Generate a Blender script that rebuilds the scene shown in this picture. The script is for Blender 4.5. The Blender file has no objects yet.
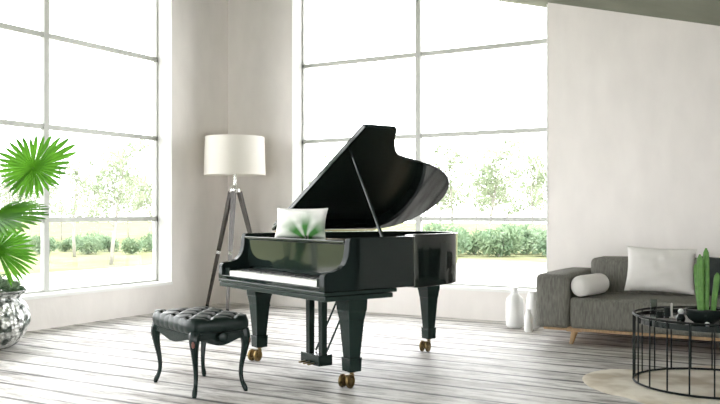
import bpy, bmesh, math, random
from mathutils import Vector, Matrix
from math import sin, cos, pi, radians, sqrt, exp

random.seed(7)
scn = bpy.context.scene
COL = scn.collection
H = 1.18
YAW = radians(30.2)

def at(side, ahead):
    """floor position from metres to the side of, and ahead of, the viewpoint"""
    return (-sin(YAW)*ahead + cos(YAW)*side, cos(YAW)*ahead + sin(YAW)*side)

# ------------------------------------------------------------------ materials
def new_mat(name):
    m = bpy.data.materials.new(name); m.use_nodes = True
    nt = m.node_tree
    b = nt.nodes['Principled BSDF']
    return m, nt, b

def N(nt, t, **kw):
    n = nt.nodes.new(t)
    for k, v in kw.items():
        if k in n.inputs.keys(): n.inputs[k].default_value = v
        else: setattr(n, k, v)
    return n

def simple(name, col, rough=0.5, metal=0.0, coat=0.0, spec=0.5, bump=0.0, bscale=80, var=0.0, vscale=8, vstretch=(1,1,1)):
    m, nt, b = new_mat(name)
    b.inputs['Base Color'].default_value = (*col, 1)
    b.inputs['Roughness'].default_value = rough
    b.inputs['Metallic'].default_value = metal
    b.inputs['Coat Weight'].default_value = coat
    b.inputs['Specular IOR Level'].default_value = spec
    tc = N(nt, 'ShaderNodeTexCoord'); mp = N(nt, 'ShaderNodeMapping')
    mp.inputs['Scale'].default_value = vstretch
    nt.links.new(tc.outputs['Object'], mp.inputs['Vector'])
    if var:
        no = N(nt, 'ShaderNodeTexNoise', Scale=vscale, Detail=5.0)
        nt.links.new(mp.outputs[0], no.inputs['Vector'])
        r = N(nt, 'ShaderNodeValToRGB')
        r.color_ramp.elements[0].position = .3; r.color_ramp.elements[1].position = .7
        r.color_ramp.elements[0].color = (*[c*(1-var) for c in col], 1)
        r.color_ramp.elements[1].color = (*[min(1, c*(1+var)) for c in col], 1)
        nt.links.new(no.outputs['Fac'], r.inputs[0]); nt.links.new(r.outputs[0], b.inputs['Base Color'])
    if bump:
        n2 = N(nt, 'ShaderNodeTexNoise', Scale=bscale, Detail=4.0)
        bp = N(nt, 'ShaderNodeBump', Strength=bump, Distance=.01)
        nt.links.new(mp.outputs[0], n2.inputs['Vector'])
        nt.links.new(n2.outputs['Fac'], bp.inputs['Height']); nt.links.new(bp.outputs[0], b.inputs['Normal'])
    return m

M = {}
M['lacquer'] = simple('black_lacquer', (.009, .015, .0135), .06, spec=.34)
M['lacquer_arm'] = simple('black_satin_lacquer', (.009, .015, .0135), .16, spec=.07)
M['lacquer_leg'] = simple('dark_green_lacquer', (.009, .019, .016), .22, spec=.25)
M['felt'] = simple('black_felt', (.01, .012, .012), .9)
M['bronze'] = simple('bronze_plate', (.10, .075, .035), .4, metal=.6)
M['string'] = simple('steel_string', (.25, .23, .2), .4, metal=1)
M['brass'] = simple('brass', (.20, .14, .06), .32, metal=1)
M['ivory'] = simple('ivory_key', (.90, .90, .87), .3)
M['ebony'] = simple('ebony_key', (.008, .009, .009), .3)
M['chrome'] = simple('chrome', (.75, .75, .73), .2, metal=1)
M['leather'] = simple('dark_leather', (.007, .015, .013), .36, spec=.25, bump=.12, bscale=120)
M['bench_wood'] = simple('black_bench_wood', (.008, .016, .014), .25, spec=.25)
M['carving'] = simple('copper_carving', (.13, .05, .035), .45, metal=.3, bump=.6, bscale=60)
M['sofa'] = simple('grey_sofa_weave', (.185, .180, .158), .95, spec=.2, bump=.35, bscale=150, var=.28, vscale=26, vstretch=(3.2, 3.2, .5))
M['sofa_wood'] = simple('light_oak', (.42, .27, .14), .45, var=.2, vscale=20, vstretch=(3, 3, .4))
M['pillow'] = simple('white_cotton', (.76, .74, .71), .9, spec=.2, bump=.3, bscale=14)
M['charcoal'] = simple('charcoal_cotton', (.018, .024, .022), .9, bump=.2, bscale=60)
M['iron'] = simple('black_iron', (.004, .006, .0055), .5, spec=.2)
M['tabletop'] = simple('black_glossy_top', (.006, .012, .011), .12)
M['ceramic'] = simple('white_ceramic', (.86, .86, .85), .4)
M['darkpot'] = simple('dark_glazed_pot', (.007, .012, .011), .25)
M['whiteball'] = simple('white_enamel', (.85, .87, .86), .3)
M['candle'] = simple('white_wax', (.75, .73, .68), .6)
M['cactus'] = simple('cactus_green', (.085, .21, .040), .6, var=.25, vscale=30)
M['lampwood'] = simple('lamp_dark_wood', (.075, .066, .06), .4, var=.2, vscale=12)
M['shade'] = None
M['wall'] = simple('plaster_wall', (.80, .763, .735), .9, spec=.2, bump=.25, bscale=16, var=.035, vscale=5, vstretch=(1, 1, .45))
M['wall_white'] = simple('white_plaster', (.86, .86, .84), .8, spec=.2)
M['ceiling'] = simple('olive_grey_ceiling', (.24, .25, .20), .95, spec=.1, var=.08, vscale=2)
M['frame'] = simple('grey_window_frame', (.50, .51, .48), .5)
M['terrace'] = simple('pale_paving', (.42, .41, .37), .9, var=.1, vscale=1)
M['lawn'] = simple('dry_lawn', (.17, .18, .10), 1.0, spec=.0, var=.3, vscale=.6)
M['bark'] = simple('grey_bark', (.26, .25, .22), .95, var=.3, vscale=9)
M['soil'] = simple('potting_soil', (.03, .022, .015), 1.0, bump=.8, bscale=40)

def leaf_mat(name, c1, c2, trans=.45, scale=3):
    m, nt, b = new_mat(name)
    geo = N(nt, 'ShaderNodeTexCoord'); no = N(nt, 'ShaderNodeTexNoise', Scale=scale, Detail=2.0)
    r = N(nt, 'ShaderNodeValToRGB'); r.color_ramp.elements[0].color = (*c1, 1); r.color_ramp.elements[1].color = (*c2, 1)
    r.color_ramp.elements[0].position = .35; r.color_ramp.elements[1].position = .65
    nt.links.new(geo.outputs['Object'], no.inputs['Vector']); nt.links.new(no.outputs['Fac'], r.inputs[0])
    nt.links.new(r.outputs[0], b.inputs['Base Color']); b.inputs['Roughness'].default_value = .45
    b.inputs['Specular IOR Level'].default_value = .3
    t = N(nt, 'ShaderNodeBsdfTranslucent'); nt.links.new(r.outputs[0], t.inputs['Color'])
    mx = N(nt, 'ShaderNodeMixShader', Fac=trans)
    nt.links.new(b.outputs[0], mx.inputs[1]); nt.links.new(t.outputs[0], mx.inputs[2])
    nt.links.new(mx.outputs[0], nt.nodes['Material Output'].inputs['Surface'])
    return m
M['palm'] = leaf_mat('palm_leaf', (.040, .15, .010), (.10, .30, .018), .42, 4)
M['palm_stem'] = simple('palm_stem', (.12, .22, .06), .5)
M['moss'] = leaf_mat('pot_foliage', (.03, .09, .03), (.30, .40, .26), .2, 9)
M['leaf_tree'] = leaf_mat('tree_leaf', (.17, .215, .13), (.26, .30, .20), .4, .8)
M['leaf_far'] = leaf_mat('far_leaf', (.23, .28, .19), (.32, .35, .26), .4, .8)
M['leaf_bush'] = leaf_mat('bush_leaf', (.14, .215, .13), (.21, .28, .17), .4, .8)

def shade_mat():
    m, nt, b = new_mat('cream_lamp_fabric')
    b.inputs['Base Color'].default_value = (.92, .90, .86, 1); b.inputs['Roughness'].default_value = .9
    t = N(nt, 'ShaderNodeBsdfTranslucent'); t.inputs['Color'].default_value = (.9, .88, .83, 1)
    mx = N(nt, 'ShaderNodeMixShader', Fac=.4)
    nt.links.new(b.outputs[0], mx.inputs[1]); nt.links.new(t.outputs[0], mx.inputs[2])
    nt.links.new(mx.outputs[0], nt.nodes['Material Output'].inputs['Surface'])
    return m
M['shade'] = shade_mat()

def glass_mat(name, tint=(1, 1, 1), refl=.06):
    m = bpy.data.materials.new(name); m.use_nodes = True; nt = m.node_tree; nt.nodes.clear()
    out = N(nt, 'ShaderNodeOutputMaterial'); tr = N(nt, 'ShaderNodeBsdfTransparent'); gl = N(nt, 'ShaderNodeBsdfGlossy', Roughness=.02)
    tr.inputs['Color'].default_value = (*tint, 1)
    fr = N(nt, 'ShaderNodeFresnel', IOR=1.12); mx = N(nt, 'ShaderNodeMixShader')
    nt.links.new(fr.outputs[0], mx.inputs[0]); nt.links.new(tr.outputs[0], mx.inputs[1]); nt.links.new(gl.outputs[0], mx.inputs[2])
    nt.links.new(mx.outputs[0], out.inputs['Surface'])
    return m
M['glass'] = glass_mat('window_glass')
M['tumbler'] = glass_mat('tumbler_glass', (.80, .84, .83))

def floor_mat():
    m, nt, b = new_mat('whitewashed_planks')
    L = nt.links.new
    tc = N(nt, 'ShaderNodeTexCoord')
    br = N(nt, 'ShaderNodeTexBrick')
    br.offset = .37; br.offset_frequency = 2; br.squash = 1
    for k, v in (('Scale', 1.0), ('Mortar Size', .022), ('Mortar Smooth', .35), ('Bias', 0.0), ('Brick Width', 40.0), ('Row Height', .29)):
        br.inputs[k].default_value = v
    br.inputs['Color1'].default_value = (0, 0, 0, 1); br.inputs['Color2'].default_value = (1, 1, 1, 1)
    # slight waviness of the plank edges
    wn = N(nt, 'ShaderNodeTexNoise', Scale=1.1, Detail=3.0)
    L(tc.outputs['Object'], wn.inputs['Vector'])
    sub = N(nt, 'ShaderNodeVectorMath', operation='SUBTRACT'); sub.inputs[1].default_value = (.5, .5, .5)
    sc = N(nt, 'ShaderNodeVectorMath', operation='MULTIPLY'); sc.inputs[1].default_value = (0, .035, 0)
    ad = N(nt, 'ShaderNodeVectorMath', operation='ADD')
    L(wn.outputs['Color'], sub.inputs[0]); L(sub.outputs[0], sc.inputs[0]); L(tc.outputs['Object'], ad.inputs[0]); L(sc.outputs[0], ad.inputs[1])
    L(ad.outputs[0], br.inputs['Vector'])
    # grain along the plank
    mg = N(nt, 'ShaderNodeMapping'); mg.inputs['Scale'].default_value = (.9, 9, 1)
    L(tc.outputs['Object'], mg.inputs['Vector'])
    gr = N(nt, 'ShaderNodeTexNoise', Scale=1.6, Detail=8.0, Roughness=.65); L(mg.outputs[0], gr.inputs['Vector'])
    grr = N(nt, 'ShaderNodeValToRGB')
    e = grr.color_ramp.elements
    e[0].position = .33; e[0].color = (.20, .19, .185, 1); e[1].position = .47; e[1].color = (.72, .70, .675, 1)
    L(gr.outputs['Fac'], grr.inputs[0])
    # worn patches
    mw = N(nt, 'ShaderNodeMapping'); mw.inputs['Scale'].default_value = (.7, 2.2, 1)
    L(tc.outputs['Object'], mw.inputs['Vector'])
    wr = N(nt, 'ShaderNodeTexNoise', Scale=1.3, Detail=7.0, Roughness=.62); L(mw.outputs[0], wr.inputs['Vector'])
    wrr = N(nt, 'ShaderNodeValToRGB'); wrr.color_ramp.elements[0].position = .50; wrr.color_ramp.elements[1].position = .64
    wrr.color_ramp.elements[1].color = (.75, .75, .75, 1)
    L(wr.outputs['Fac'], wrr.inputs[0])
    mix1 = N(nt, 'ShaderNodeMixRGB', blend_type='MIX'); L(wrr.outputs[0], mix1.inputs[0]); L(grr.outputs[0], mix1.inputs[1])
    wood = N(nt, 'ShaderNodeMixRGB', blend_type='MULTIPLY'); wood.inputs[0].default_value = 1
    wood.inputs[2].default_value = (.46, .43, .41, 1)
    L(grr.outputs[0], wood.inputs[1]); L(wood.outputs[0], mix1.inputs[2])
    # plank to plank tone
    pt = N(nt, 'ShaderNodeMixRGB', blend_type='MULTIPLY'); pt.inputs[0].default_value = .10
    L(mix1.outputs[0], pt.inputs[1]); L(br.outputs['Color'], pt.inputs[2])
    mb = N(nt, 'ShaderNodeMapping'); mb.inputs['Scale'].default_value = (1.6, 6.5, 1)
    L(tc.outputs['Object'], mb.inputs['Vector'])
    bl = N(nt, 'ShaderNodeTexNoise', Scale=1.7, Detail=9.0, Roughness=.72); L(mb.outputs[0], bl.inputs['Vector'])
    blr = N(nt, 'ShaderNodeValToRGB'); e2 = blr.color_ramp.elements
    e2[0].position = .36; e2[0].color = (.42, .40, .38, 1); e2[1].position = .53; e2[1].color = (1, 1, 1, 1)
    L(bl.outputs['Fac'], blr.inputs[0])
    pt2 = N(nt, 'ShaderNodeMixRGB', blend_type='MULTIPLY'); pt2.inputs[0].default_value = .85
    L(pt.outputs[0], pt2.inputs[1]); L(blr.outputs[0], pt2.inputs[2])
    gn = N(nt, 'ShaderNodeMapRange'); gn.inputs['From Min'].default_value = .35; gn.inputs['From Max'].default_value = .6; gn.inputs['To Min'].default_value = 1.0; gn.inputs['To Max'].default_value = .55
    L(gr.outputs['Fac'], gn.inputs['Value'])
    gm = N(nt, 'ShaderNodeMath', operation='MULTIPLY'); L(br.outputs['Fac'], gm.inputs[0]); L(gn.outputs[0], gm.inputs[1])
    gap = N(nt, 'ShaderNodeMixRGB', blend_type='MIX'); L(gm.outputs[0], gap.inputs[0]); L(pt2.outputs[0], gap.inputs[1])
    gap.inputs[2].default_value = (.022, .02, .02, 1)
    L(gap.outputs[0], b.inputs['Base Color'])
    b.inputs['Roughness'].default_value = .5
    b.inputs['Specular IOR Level'].default_value = .10
    inv = N(nt, 'ShaderNodeMath', operation='SUBTRACT'); inv.inputs[0].default_value = 1; L(br.outputs['Fac'], inv.inputs[1])
    hm = N(nt, 'ShaderNodeMath', operation='MULTIPLY_ADD'); L(gr.outputs['Fac'], hm.inputs[0]); hm.inputs[1].default_value = .12; L(inv.outputs[0], hm.inputs[2])
    bp = N(nt, 'ShaderNodeBump', Strength=.6, Distance=.012); L(hm.outputs[0], bp.inputs['Height']); L(bp.outputs[0], b.inputs['Normal'])
    return m
M['floor'] = floor_mat()

def silver_mat():
    m, nt, b = new_mat('hammered_silver'); L = nt.links.new
    tc = N(nt, 'ShaderNodeTexCoord')
    v = N(nt, 'ShaderNodeTexVoronoi', Scale=26.0); L(tc.outputs['Object'], v.inputs['Vector'])
    n = N(nt, 'ShaderNodeTexNoise', Scale=15.0, Detail=8.0); L(tc.outputs['Object'], n.inputs['Vector'])
    r = N(nt, 'ShaderNodeValToRGB'); e = r.color_ramp.elements
    e[0].position = .42; e[0].color = (.10, .12, .105, 1); e[1].position = .56; e[1].color = (.80, .81, .79, 1)
    L(n.outputs['Fac'], r.inputs[0]); L(r.outputs[0], b.inputs['Base Color'])
    b.inputs['Metallic'].default_value = .65; b.inputs['Roughness'].default_value = .34
    bp = N(nt, 'ShaderNodeBump', Strength=1.0, Distance=.02); L(v.outputs['Distance'], bp.inputs['Height']); L(bp.outputs[0], b.inputs['Normal'])
    return m
M['silver'] = silver_mat()

def green_fan_mat():
    """white cotton with a blurred green fan on the right half"""
    m, nt, b = new_mat('green_fan_cotton'); L = nt.links.new
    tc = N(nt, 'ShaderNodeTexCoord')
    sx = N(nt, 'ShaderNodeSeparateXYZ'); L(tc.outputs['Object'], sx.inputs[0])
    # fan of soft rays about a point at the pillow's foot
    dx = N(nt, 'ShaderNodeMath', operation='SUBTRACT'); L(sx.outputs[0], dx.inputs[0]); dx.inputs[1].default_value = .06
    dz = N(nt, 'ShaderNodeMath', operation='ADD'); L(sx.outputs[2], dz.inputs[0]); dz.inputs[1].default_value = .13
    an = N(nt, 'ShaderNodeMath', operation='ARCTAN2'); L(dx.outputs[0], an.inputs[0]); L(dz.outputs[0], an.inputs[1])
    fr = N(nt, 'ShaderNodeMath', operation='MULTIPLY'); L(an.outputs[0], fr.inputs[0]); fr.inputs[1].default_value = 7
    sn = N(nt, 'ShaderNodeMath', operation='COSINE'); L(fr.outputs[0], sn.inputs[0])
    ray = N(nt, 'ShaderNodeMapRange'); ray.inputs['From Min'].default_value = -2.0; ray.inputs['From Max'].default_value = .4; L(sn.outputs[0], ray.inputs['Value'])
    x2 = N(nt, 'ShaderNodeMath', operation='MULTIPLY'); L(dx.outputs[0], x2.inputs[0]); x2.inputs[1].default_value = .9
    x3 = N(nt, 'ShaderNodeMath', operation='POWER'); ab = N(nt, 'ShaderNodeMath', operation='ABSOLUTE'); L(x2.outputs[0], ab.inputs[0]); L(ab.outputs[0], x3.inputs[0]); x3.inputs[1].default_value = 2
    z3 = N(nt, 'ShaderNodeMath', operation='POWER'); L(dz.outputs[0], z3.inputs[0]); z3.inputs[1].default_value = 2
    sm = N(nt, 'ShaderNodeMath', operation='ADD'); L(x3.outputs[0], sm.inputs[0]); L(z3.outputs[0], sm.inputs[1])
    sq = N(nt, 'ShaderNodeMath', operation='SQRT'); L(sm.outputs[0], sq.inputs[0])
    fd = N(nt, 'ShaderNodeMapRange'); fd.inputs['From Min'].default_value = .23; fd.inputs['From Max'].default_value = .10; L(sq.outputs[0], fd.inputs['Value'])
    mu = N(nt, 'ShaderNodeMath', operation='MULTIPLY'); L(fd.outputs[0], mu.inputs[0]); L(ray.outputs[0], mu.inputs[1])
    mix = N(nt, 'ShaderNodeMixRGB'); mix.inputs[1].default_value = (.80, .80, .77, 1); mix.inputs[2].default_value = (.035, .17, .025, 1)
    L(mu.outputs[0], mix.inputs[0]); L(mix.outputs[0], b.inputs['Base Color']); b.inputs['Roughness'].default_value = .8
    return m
M['print'] = green_fan_mat()

def rug_mat():
    m, nt, b = new_mat('cream_hide'); L = nt.links.new
    tc = N(nt, 'ShaderNodeTexCoord'); n = N(nt, 'ShaderNodeTexNoise', Scale=2.6, Detail=3.0); L(tc.outputs['Object'], n.inputs['Vector'])
    r = N(nt, 'ShaderNodeValToRGB'); e = r.color_ramp.elements
    e[0].position = .45; e[0].color = (.72, .67, .57, 1); e[1].position = .62; e[1].color = (.46, .39, .29, 1)
    L(n.outputs['Fac'], r.inputs[0]); L(r.outputs[0], b.inputs['Base Color']); b.inputs['Roughness'].default_value = .95
    n2 = N(nt, 'ShaderNodeTexNoise', Scale=60.0, Detail=3.0); bp = N(nt, 'ShaderNodeBump', Strength=.5, Distance=.01)
    L(tc.outputs['Object'], n2.inputs['Vector']); L(n2.outputs['Fac'], bp.inputs['Height']); L(bp.outputs[0], b.inputs['Normal'])
    return m
M['rug'] = rug_mat()

# ------------------------------------------------------------------ mesh helpers
def finish(name, bm, mat, parent=None, loc=None, smooth=None, bevel=0, seg=2, sub=0, sharp=radians(35)):
    bmesh.ops.remove_doubles(bm, verts=bm.verts, dist=1e-6)
    bmesh.ops.recalc_face_normals(bm, faces=bm.faces)
    me = bpy.data.meshes.new(name); bm.to_mesh(me); bm.free()
    me.materials.append(mat)
    o = bpy.data.objects.new(name, me); COL.objects.link(o)
    if parent: o.parent = parent
    if loc: o.location = loc
    if smooth or bevel or sub:
        for p in me.polygons: p.use_smooth = True
        if not sub: me.set_sharp_from_angle(angle=sharp)
    if bevel:
        md = o.modifiers.new('bevel', 'BEVEL'); md.width = bevel; md.segments = seg; md.limit_method = 'ANGLE'; md.angle_limit = radians(40)
        md.harden_normals = True
    if sub:
        md = o.modifiers.new('sub', 'SUBSURF'); md.levels = sub; md.render_levels = sub
    return o

def box(bm, x0, x1, y0, y1, z0, z1):
    vs = [bm.verts.new(p) for p in ((x0,y0,z0),(x1,y0,z0),(x1,y1,z0),(x0,y1,z0),(x0,y0,z1),(x1,y0,z1),(x1,y1,z1),(x0,y1,z1))]
    for f in ((0,3,2,1),(4,5,6,7),(0,1,5,4),(1,2,6,5),(2,3,7,6),(3,0,4,7)): bm.faces.new([vs[i] for i in f])

def taper(bm, cx, cy, z0, z1, a0, b0, a1, b1):
    """square post, half sizes a0,b0 at z0 and a1,b1 at z1"""
    lo = [bm.verts.new((cx+sx*a0, cy+sy*b0, z0)) for sx, sy in ((-1,-1),(1,-1),(1,1),(-1,1))]
    hi = [bm.verts.new((cx+sx*a1, cy+sy*b1, z1)) for sx, sy in ((-1,-1),(1,-1),(1,1),(-1,1))]
    bm.faces.new(lo[::-1]); bm.faces.new(hi)
    for i in range(4): bm.faces.new((lo[i], lo[(i+1)%4], hi[(i+1)%4], hi[i]))

def prism(bm, pts, fn, a, b):
    """polygon pts (2-D) extruded; fn(p,q,h)->3-D"""
    A = [bm.verts.new(fn(p, q, a)) for p, q in pts]; B = [bm.verts.new(fn(p, q, b)) for p, q in pts]
    bm.faces.new(A[::-1]); bm.faces.new(B)
    n = len(pts)
    for i in range(n): bm.faces.new((A[i], A[(i+1)%n], B[(i+1)%n], B[i]))

def lathe(bm, prof, n=32, c=(0,0,0), cap=True):
    rings = []
    for r, z in prof:
        if r < 1e-5: rings.append([bm.verts.new((c[0], c[1], c[2]+z))])
        else: rings.append([bm.verts.new((c[0]+r*cos(2*pi*i/n), c[1]+r*sin(2*pi*i/n), c[2]+z)) for i in range(n)])
    for A, B in zip(rings, rings[1:]):
        for i in range(n):
            j = (i+1) % n
            if len(A) == 1 and len(B) == 1: continue
            if len(A) == 1: bm.faces.new((A[0], B[j], B[i]))
            elif len(B) == 1: bm.faces.new((A[i], A[j], B[0]))
            else: bm.faces.new((A[i], A[j], B[j], B[i]))
    if cap:
        for R_ in (rings[0], rings[-1]):
            if len(R_) > 2: bm.faces.new(R_)

def tube(bm, pts, rad, n=10, closed=False, square=False):
    pts = [Vector(p) for p in pts]; m = len(pts)
    if not hasattr(rad, '__len__'): rad = [rad]*m
    rings = []; up = None
    for i, p in enumerate(pts):
        if closed: t = (pts[(i+1)%m]-pts[i-1]).normalized()
        else: t = (pts[min(i+1, m-1)]-pts[max(i-1, 0)]).normalized()
        if up is None:
            up = Vector((0,0,1)) if abs(t.z) < .9 else Vector((0,1,0))
        s = t.cross(up).normalized(); up = s.cross(t).normalized()
        off = pi/n if square else 0
        rings.append([bm.verts.new(p + rad[i]*(cos(2*pi*k/n+off)*s + sin(2*pi*k/n+off)*up)) for k in range(n)])
    R2 = rings + ([rings[0]] if closed else [])
    for A, B in zip(R2, R2[1:]):
        for k in range(n): bm.faces.new((A[k], A[(k+1)%n], B[(k+1)%n], B[k]))
    if not closed:
        bm.faces.new(rings[0][::-1]); bm.faces.new(rings[-1])

def catmull(P, k=8, closed=False):
    out = []; n = len(P)
    rng = range(n) if closed else range(n-1)
    for i in rng:
        g = (lambda j: P[j % n]) if closed else (lambda j: P[max(0, min(n-1, j))])
        p0, p1, p2, p3 = g(i-1), g(i), g(i+1), g(i+2)
        for s in range(k):
            t = s/k
            out.append(tuple(.5*((2*b)+(-a+c)*t+(2*a-5*b+4*c-d)*t*t+(-a+3*b-3*c+d)*t**3) for a, b, c, d in zip(p0, p1, p2, p3)))
    if not closed: out.append(tuple(P[-1]))
    return out

def thing(name, label, cat, loc=(0,0,0), rz=0, group=None):
    o = bpy.data.objects.new(name, None); COL.objects.link(o)
    o.location = loc; o.rotation_euler = (0, 0, rz); o['label'] = label; o['category'] = cat
    o.empty_display_size = .1
    if group: o['group'] = group
    return o
def tag(o, label, cat, group=None, kind=None):
    o['label'] = label; o['category'] = cat
    if group: o['group'] = group
    if kind: o['kind'] = kind
    return o
def copy_part(o, parent, loc=None, rot=None):
    c = o.copy(); COL.objects.link(c); c.parent = parent
    if loc is not None: c.location = loc
    if rot is not None: c.rotation_euler = rot
    return c
def struct(o, label=None, cat=None):
    o['kind'] = 'structure'
    if label: o['label'] = label; o['category'] = cat
    return o

# ------------------------------------------------------------------ room shell
XL, YB, XR, YF = -7.03, 8.63, 2.6, -3.2
T = .30
def zc(x): return 3.396 - .26*(x+2.73)          # underside of the sloping ceiling
bm = bmesh.new(); box(bm, XL-.3, XR+.3, YF-.3, YB+.3, -.15, 0)
struct(finish('floor', bm, M['floor']), 'whitewashed worn plank floor with dark gaps', 'floor')
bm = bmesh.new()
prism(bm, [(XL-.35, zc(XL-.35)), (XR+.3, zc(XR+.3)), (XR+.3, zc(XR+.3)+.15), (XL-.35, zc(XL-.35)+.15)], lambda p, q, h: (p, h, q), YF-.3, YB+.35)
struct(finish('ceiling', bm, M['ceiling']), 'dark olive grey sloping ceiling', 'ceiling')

WZ0, WZ1 = .335, 4.02            # window bottom and top
LY0, LY1 = -.68, 7.575           # left window, along Y, lengthened out of view to let in more daylight
BX0, BX1 = -6.008, -2.73         # back window, along X
bm = bmesh.new()
zt = zc(XL)
box(bm, XL-T, XL, YF, LY0, 0, zt); box(bm, XL-T, XL, LY1, YB+T, 0, zt)
box(bm, XL-T, XL, LY0, LY1, 0, WZ0); box(bm, XL-T, XL, LY0, LY1, WZ1, zt)
struct(finish('wall_left', bm, M['wall']), 'pale plaster wall holding the left window', 'wall')
bm = bmesh.new()
def slab(x0, x1, z0):
    prism(bm, [(x0, z0), (x1, z0), (x1, zc(x1)), (x0, zc(x0))], lambda p, q, h: (p, h, q), YB, YB+T)
slab(XL, BX0, 0); slab(BX1, XR, 0); box(bm, BX0, BX1, YB, YB+T, 0, WZ0)
xt = -2.73 + (3.396-WZ1)/.26
prism(bm, [(BX0, WZ1), (xt, WZ1), (BX0, zc(BX0))], lambda p, q, h: (p, h, q), YB, YB+T)
struct(finish('wall_back', bm, M['wall']), 'grey beige plaster wall behind the sofa and around the far window', 'wall')
bm = bmesh.new()
RY0, RY1, RZ1 = -2.6, 4.4, 1.82
box(bm, XR, XR+T, YF, RY0, 0, zc(XR)); box(bm, XR, XR+T, RY1, YB+T, 0, zc(XR))
box(bm, XR, XR+T, RY0, RY1, 0, WZ0); box(bm, XR, XR+T, RY0, RY1, RZ1, zc(XR))
struct(finish('wall_right', bm, M['wall']))
w4 = thing('fill_window_4', 'added low wide window in the right wall, out of view, for fill daylight', 'window'); w4['kind'] = 'structure'  # unseen opening added to brighten the room from the right
bm = bmesh.new()
for y in [RY0+.03+(RY1-RY0-.06)*k/4 for k in range(5)]: box(bm, XR+.16, XR+.22, y-.03, y+.03, WZ0, RZ1)
for z in (WZ0+.02, 1.105, RZ1-.02): box(bm, XR+.16, XR+.22, RY0, RY1, z-.026, z+.026)
finish('window_frame', bm, M['frame'], w4)
bm = bmesh.new(); box(bm, XR+.187, XR+.193, RY0+.01, RY1-.01, WZ0+.01, RZ1-.01); finish('window_pane', bm, M['glass'], w4)
bm = bmesh.new()
FX0, FX1, FZ1 = -6.2, -2.0, 2.9
prism(bm, [(XL-T, 0), (FX0, 0), (FX0, zc(FX0)), (XL-T, zc(XL-T))], lambda p, q, h: (p, h, q), YF-T, YF)
prism(bm, [(FX1, 0), (XR+T, 0), (XR+T, zc(XR+T)), (FX1, zc(FX1))], lambda p, q, h: (p, h, q), YF-T, YF)
prism(bm, [(FX0, FZ1), (FX1, FZ1), (FX1, zc(FX1)), (FX0, zc(FX0))], lambda p, q, h: (p, h, q), YF-T, YF)
box(bm, FX0, FX1, YF-T, YF, 0, WZ0)
struct(finish('wall_front', bm, M['wall']))
w3 = thing('fill_window_3', 'added wide window opposite the far window, out of view, for fill daylight', 'window'); w3['kind'] = 'structure'  # added behind the camera so extra daylight fills the interior
bm = bmesh.new()
for x in [FX0+.03+(FX1-FX0-.06)*k/4 for k in range(5)]: box(bm, x-.03, x+.03, YF-.22, YF-.16, WZ0, FZ1)
for z in (WZ0+.02, 1.105, FZ1-.02): box(bm, FX0, FX1, YF-.22, YF-.16, z-.026, z+.026)
finish('window_frame', bm, M['frame'], w3)
bm = bmesh.new(); box(bm, FX0+.01, FX1-.01, YF-.193, YF-.187, WZ0+.01, FZ1-.01); finish('window_pane', bm, M['glass'], w3)

# white reveal linings with sill (trim)
def lining_left():
    bm = bmesh.new(); e = .012
    box(bm, XL-T, XL+.004, LY1-e, LY1, WZ0, WZ1); box(bm, XL-T, XL+.004, LY0, LY0+e, WZ0, WZ1)
    box(bm, XL-T, XL+.015, LY0, LY1, WZ0-.02, WZ0+e); box(bm, XL-T, XL+.004, LY0, LY1, WZ1-e, WZ1)
    return finish('trim_1', bm, M['wall_white'])
struct(lining_left(), 'white reveal and sill around the left window', 'window trim')
bm = bmesh.new(); e = .012
box(bm, BX0, BX0+e, YB-.004, YB+T, WZ0, WZ1); box(bm, BX0, BX1, YB-.015, YB+T, WZ0-.02, WZ0+e)
box(bm, BX1-e, BX1, YB-.004, YB+T, WZ0, zc(BX1)-.02)
box(bm, BX0, xt, YB-.004, YB+T, WZ1-e, WZ1)
struct(finish('trim_2', bm, M['wall_white']), 'white reveal and sill around the far window', 'window trim')

# windows: grey frame bars and panes
def wtop(x): return min(WZ1, zc(x)-.03)
HZ = (1.105, 2.08, 3.04)
w1 = thing('window_1', 'tall gridded window on the left wall beside the palm', 'window'); w1['kind'] = 'structure'
bm = bmesh.new(); gx = XL-.22; b = .032
ys = [LY1 - 1.65*k for k in range(6)]
box(bm, gx-.05, gx, ys[0]-.03, ys[0], WZ0, WZ1); box(bm, gx-.05, gx, LY0, LY0+.03, WZ0, WZ1)
for y in ys[1:-1]: box(bm, gx-.05, gx+.01, y-b, y+b, WZ0, WZ1)
for z in HZ: box(bm, gx-.05, gx, LY0, LY1, z-.026, z+.026)
box(bm, gx-.05, gx, LY0, LY1, WZ0, WZ0+.03); box(bm, gx-.05, gx, LY0, LY1, WZ1-.03, WZ1)
finish('window_frame', bm, M['frame'], w1)
for k in range(5):
    bm = bmesh.new(); box(bm, gx-.028, gx-.022, ys[k+1]+.01, ys[k]-.01, WZ0+.01, WZ1-.01); finish('window_pane', bm, M['glass'], w1)
w2 = thing('window_2', 'tall gridded window on the far wall behind the piano', 'window'); w2['kind'] = 'structure'
bm = bmesh.new(); gy = YB+.21
box(bm, BX0, BX0+.03, gy, gy+.05, WZ0, WZ1)
box(bm, -4.355-b, -4.355+b, gy-.01, gy+.05, WZ0, wtop(-4.355+b))
box(bm, BX1-.03, BX1, gy, gy+.05, WZ0, zc(BX1)-.02)
for z in HZ: box(bm, BX0, BX1, gy, gy+.05, z-.024, z+.024)
box(bm, BX0, BX1, gy, gy+.05, WZ0, WZ0+.03)
finish('window_frame', bm, M['frame'], w2)
for x0, x1 in ((BX0, -4.355), (-4.355, BX1)):
    bm = bmesh.new()
    pts = [(x0+.01, WZ0+.01), (x1-.01, WZ0+.01), (x1-.01, wtop(x1))]
    if x0 < xt < x1: pts.append((xt, WZ1-.005))
    pts.append((x0+.01, wtop(x0)-.005))
    prism(bm, pts, lambda p, q, h: (p, h, q), gy+.02, gy+.026)
    finish('window_pane', bm, M['glass'], w2)

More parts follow.
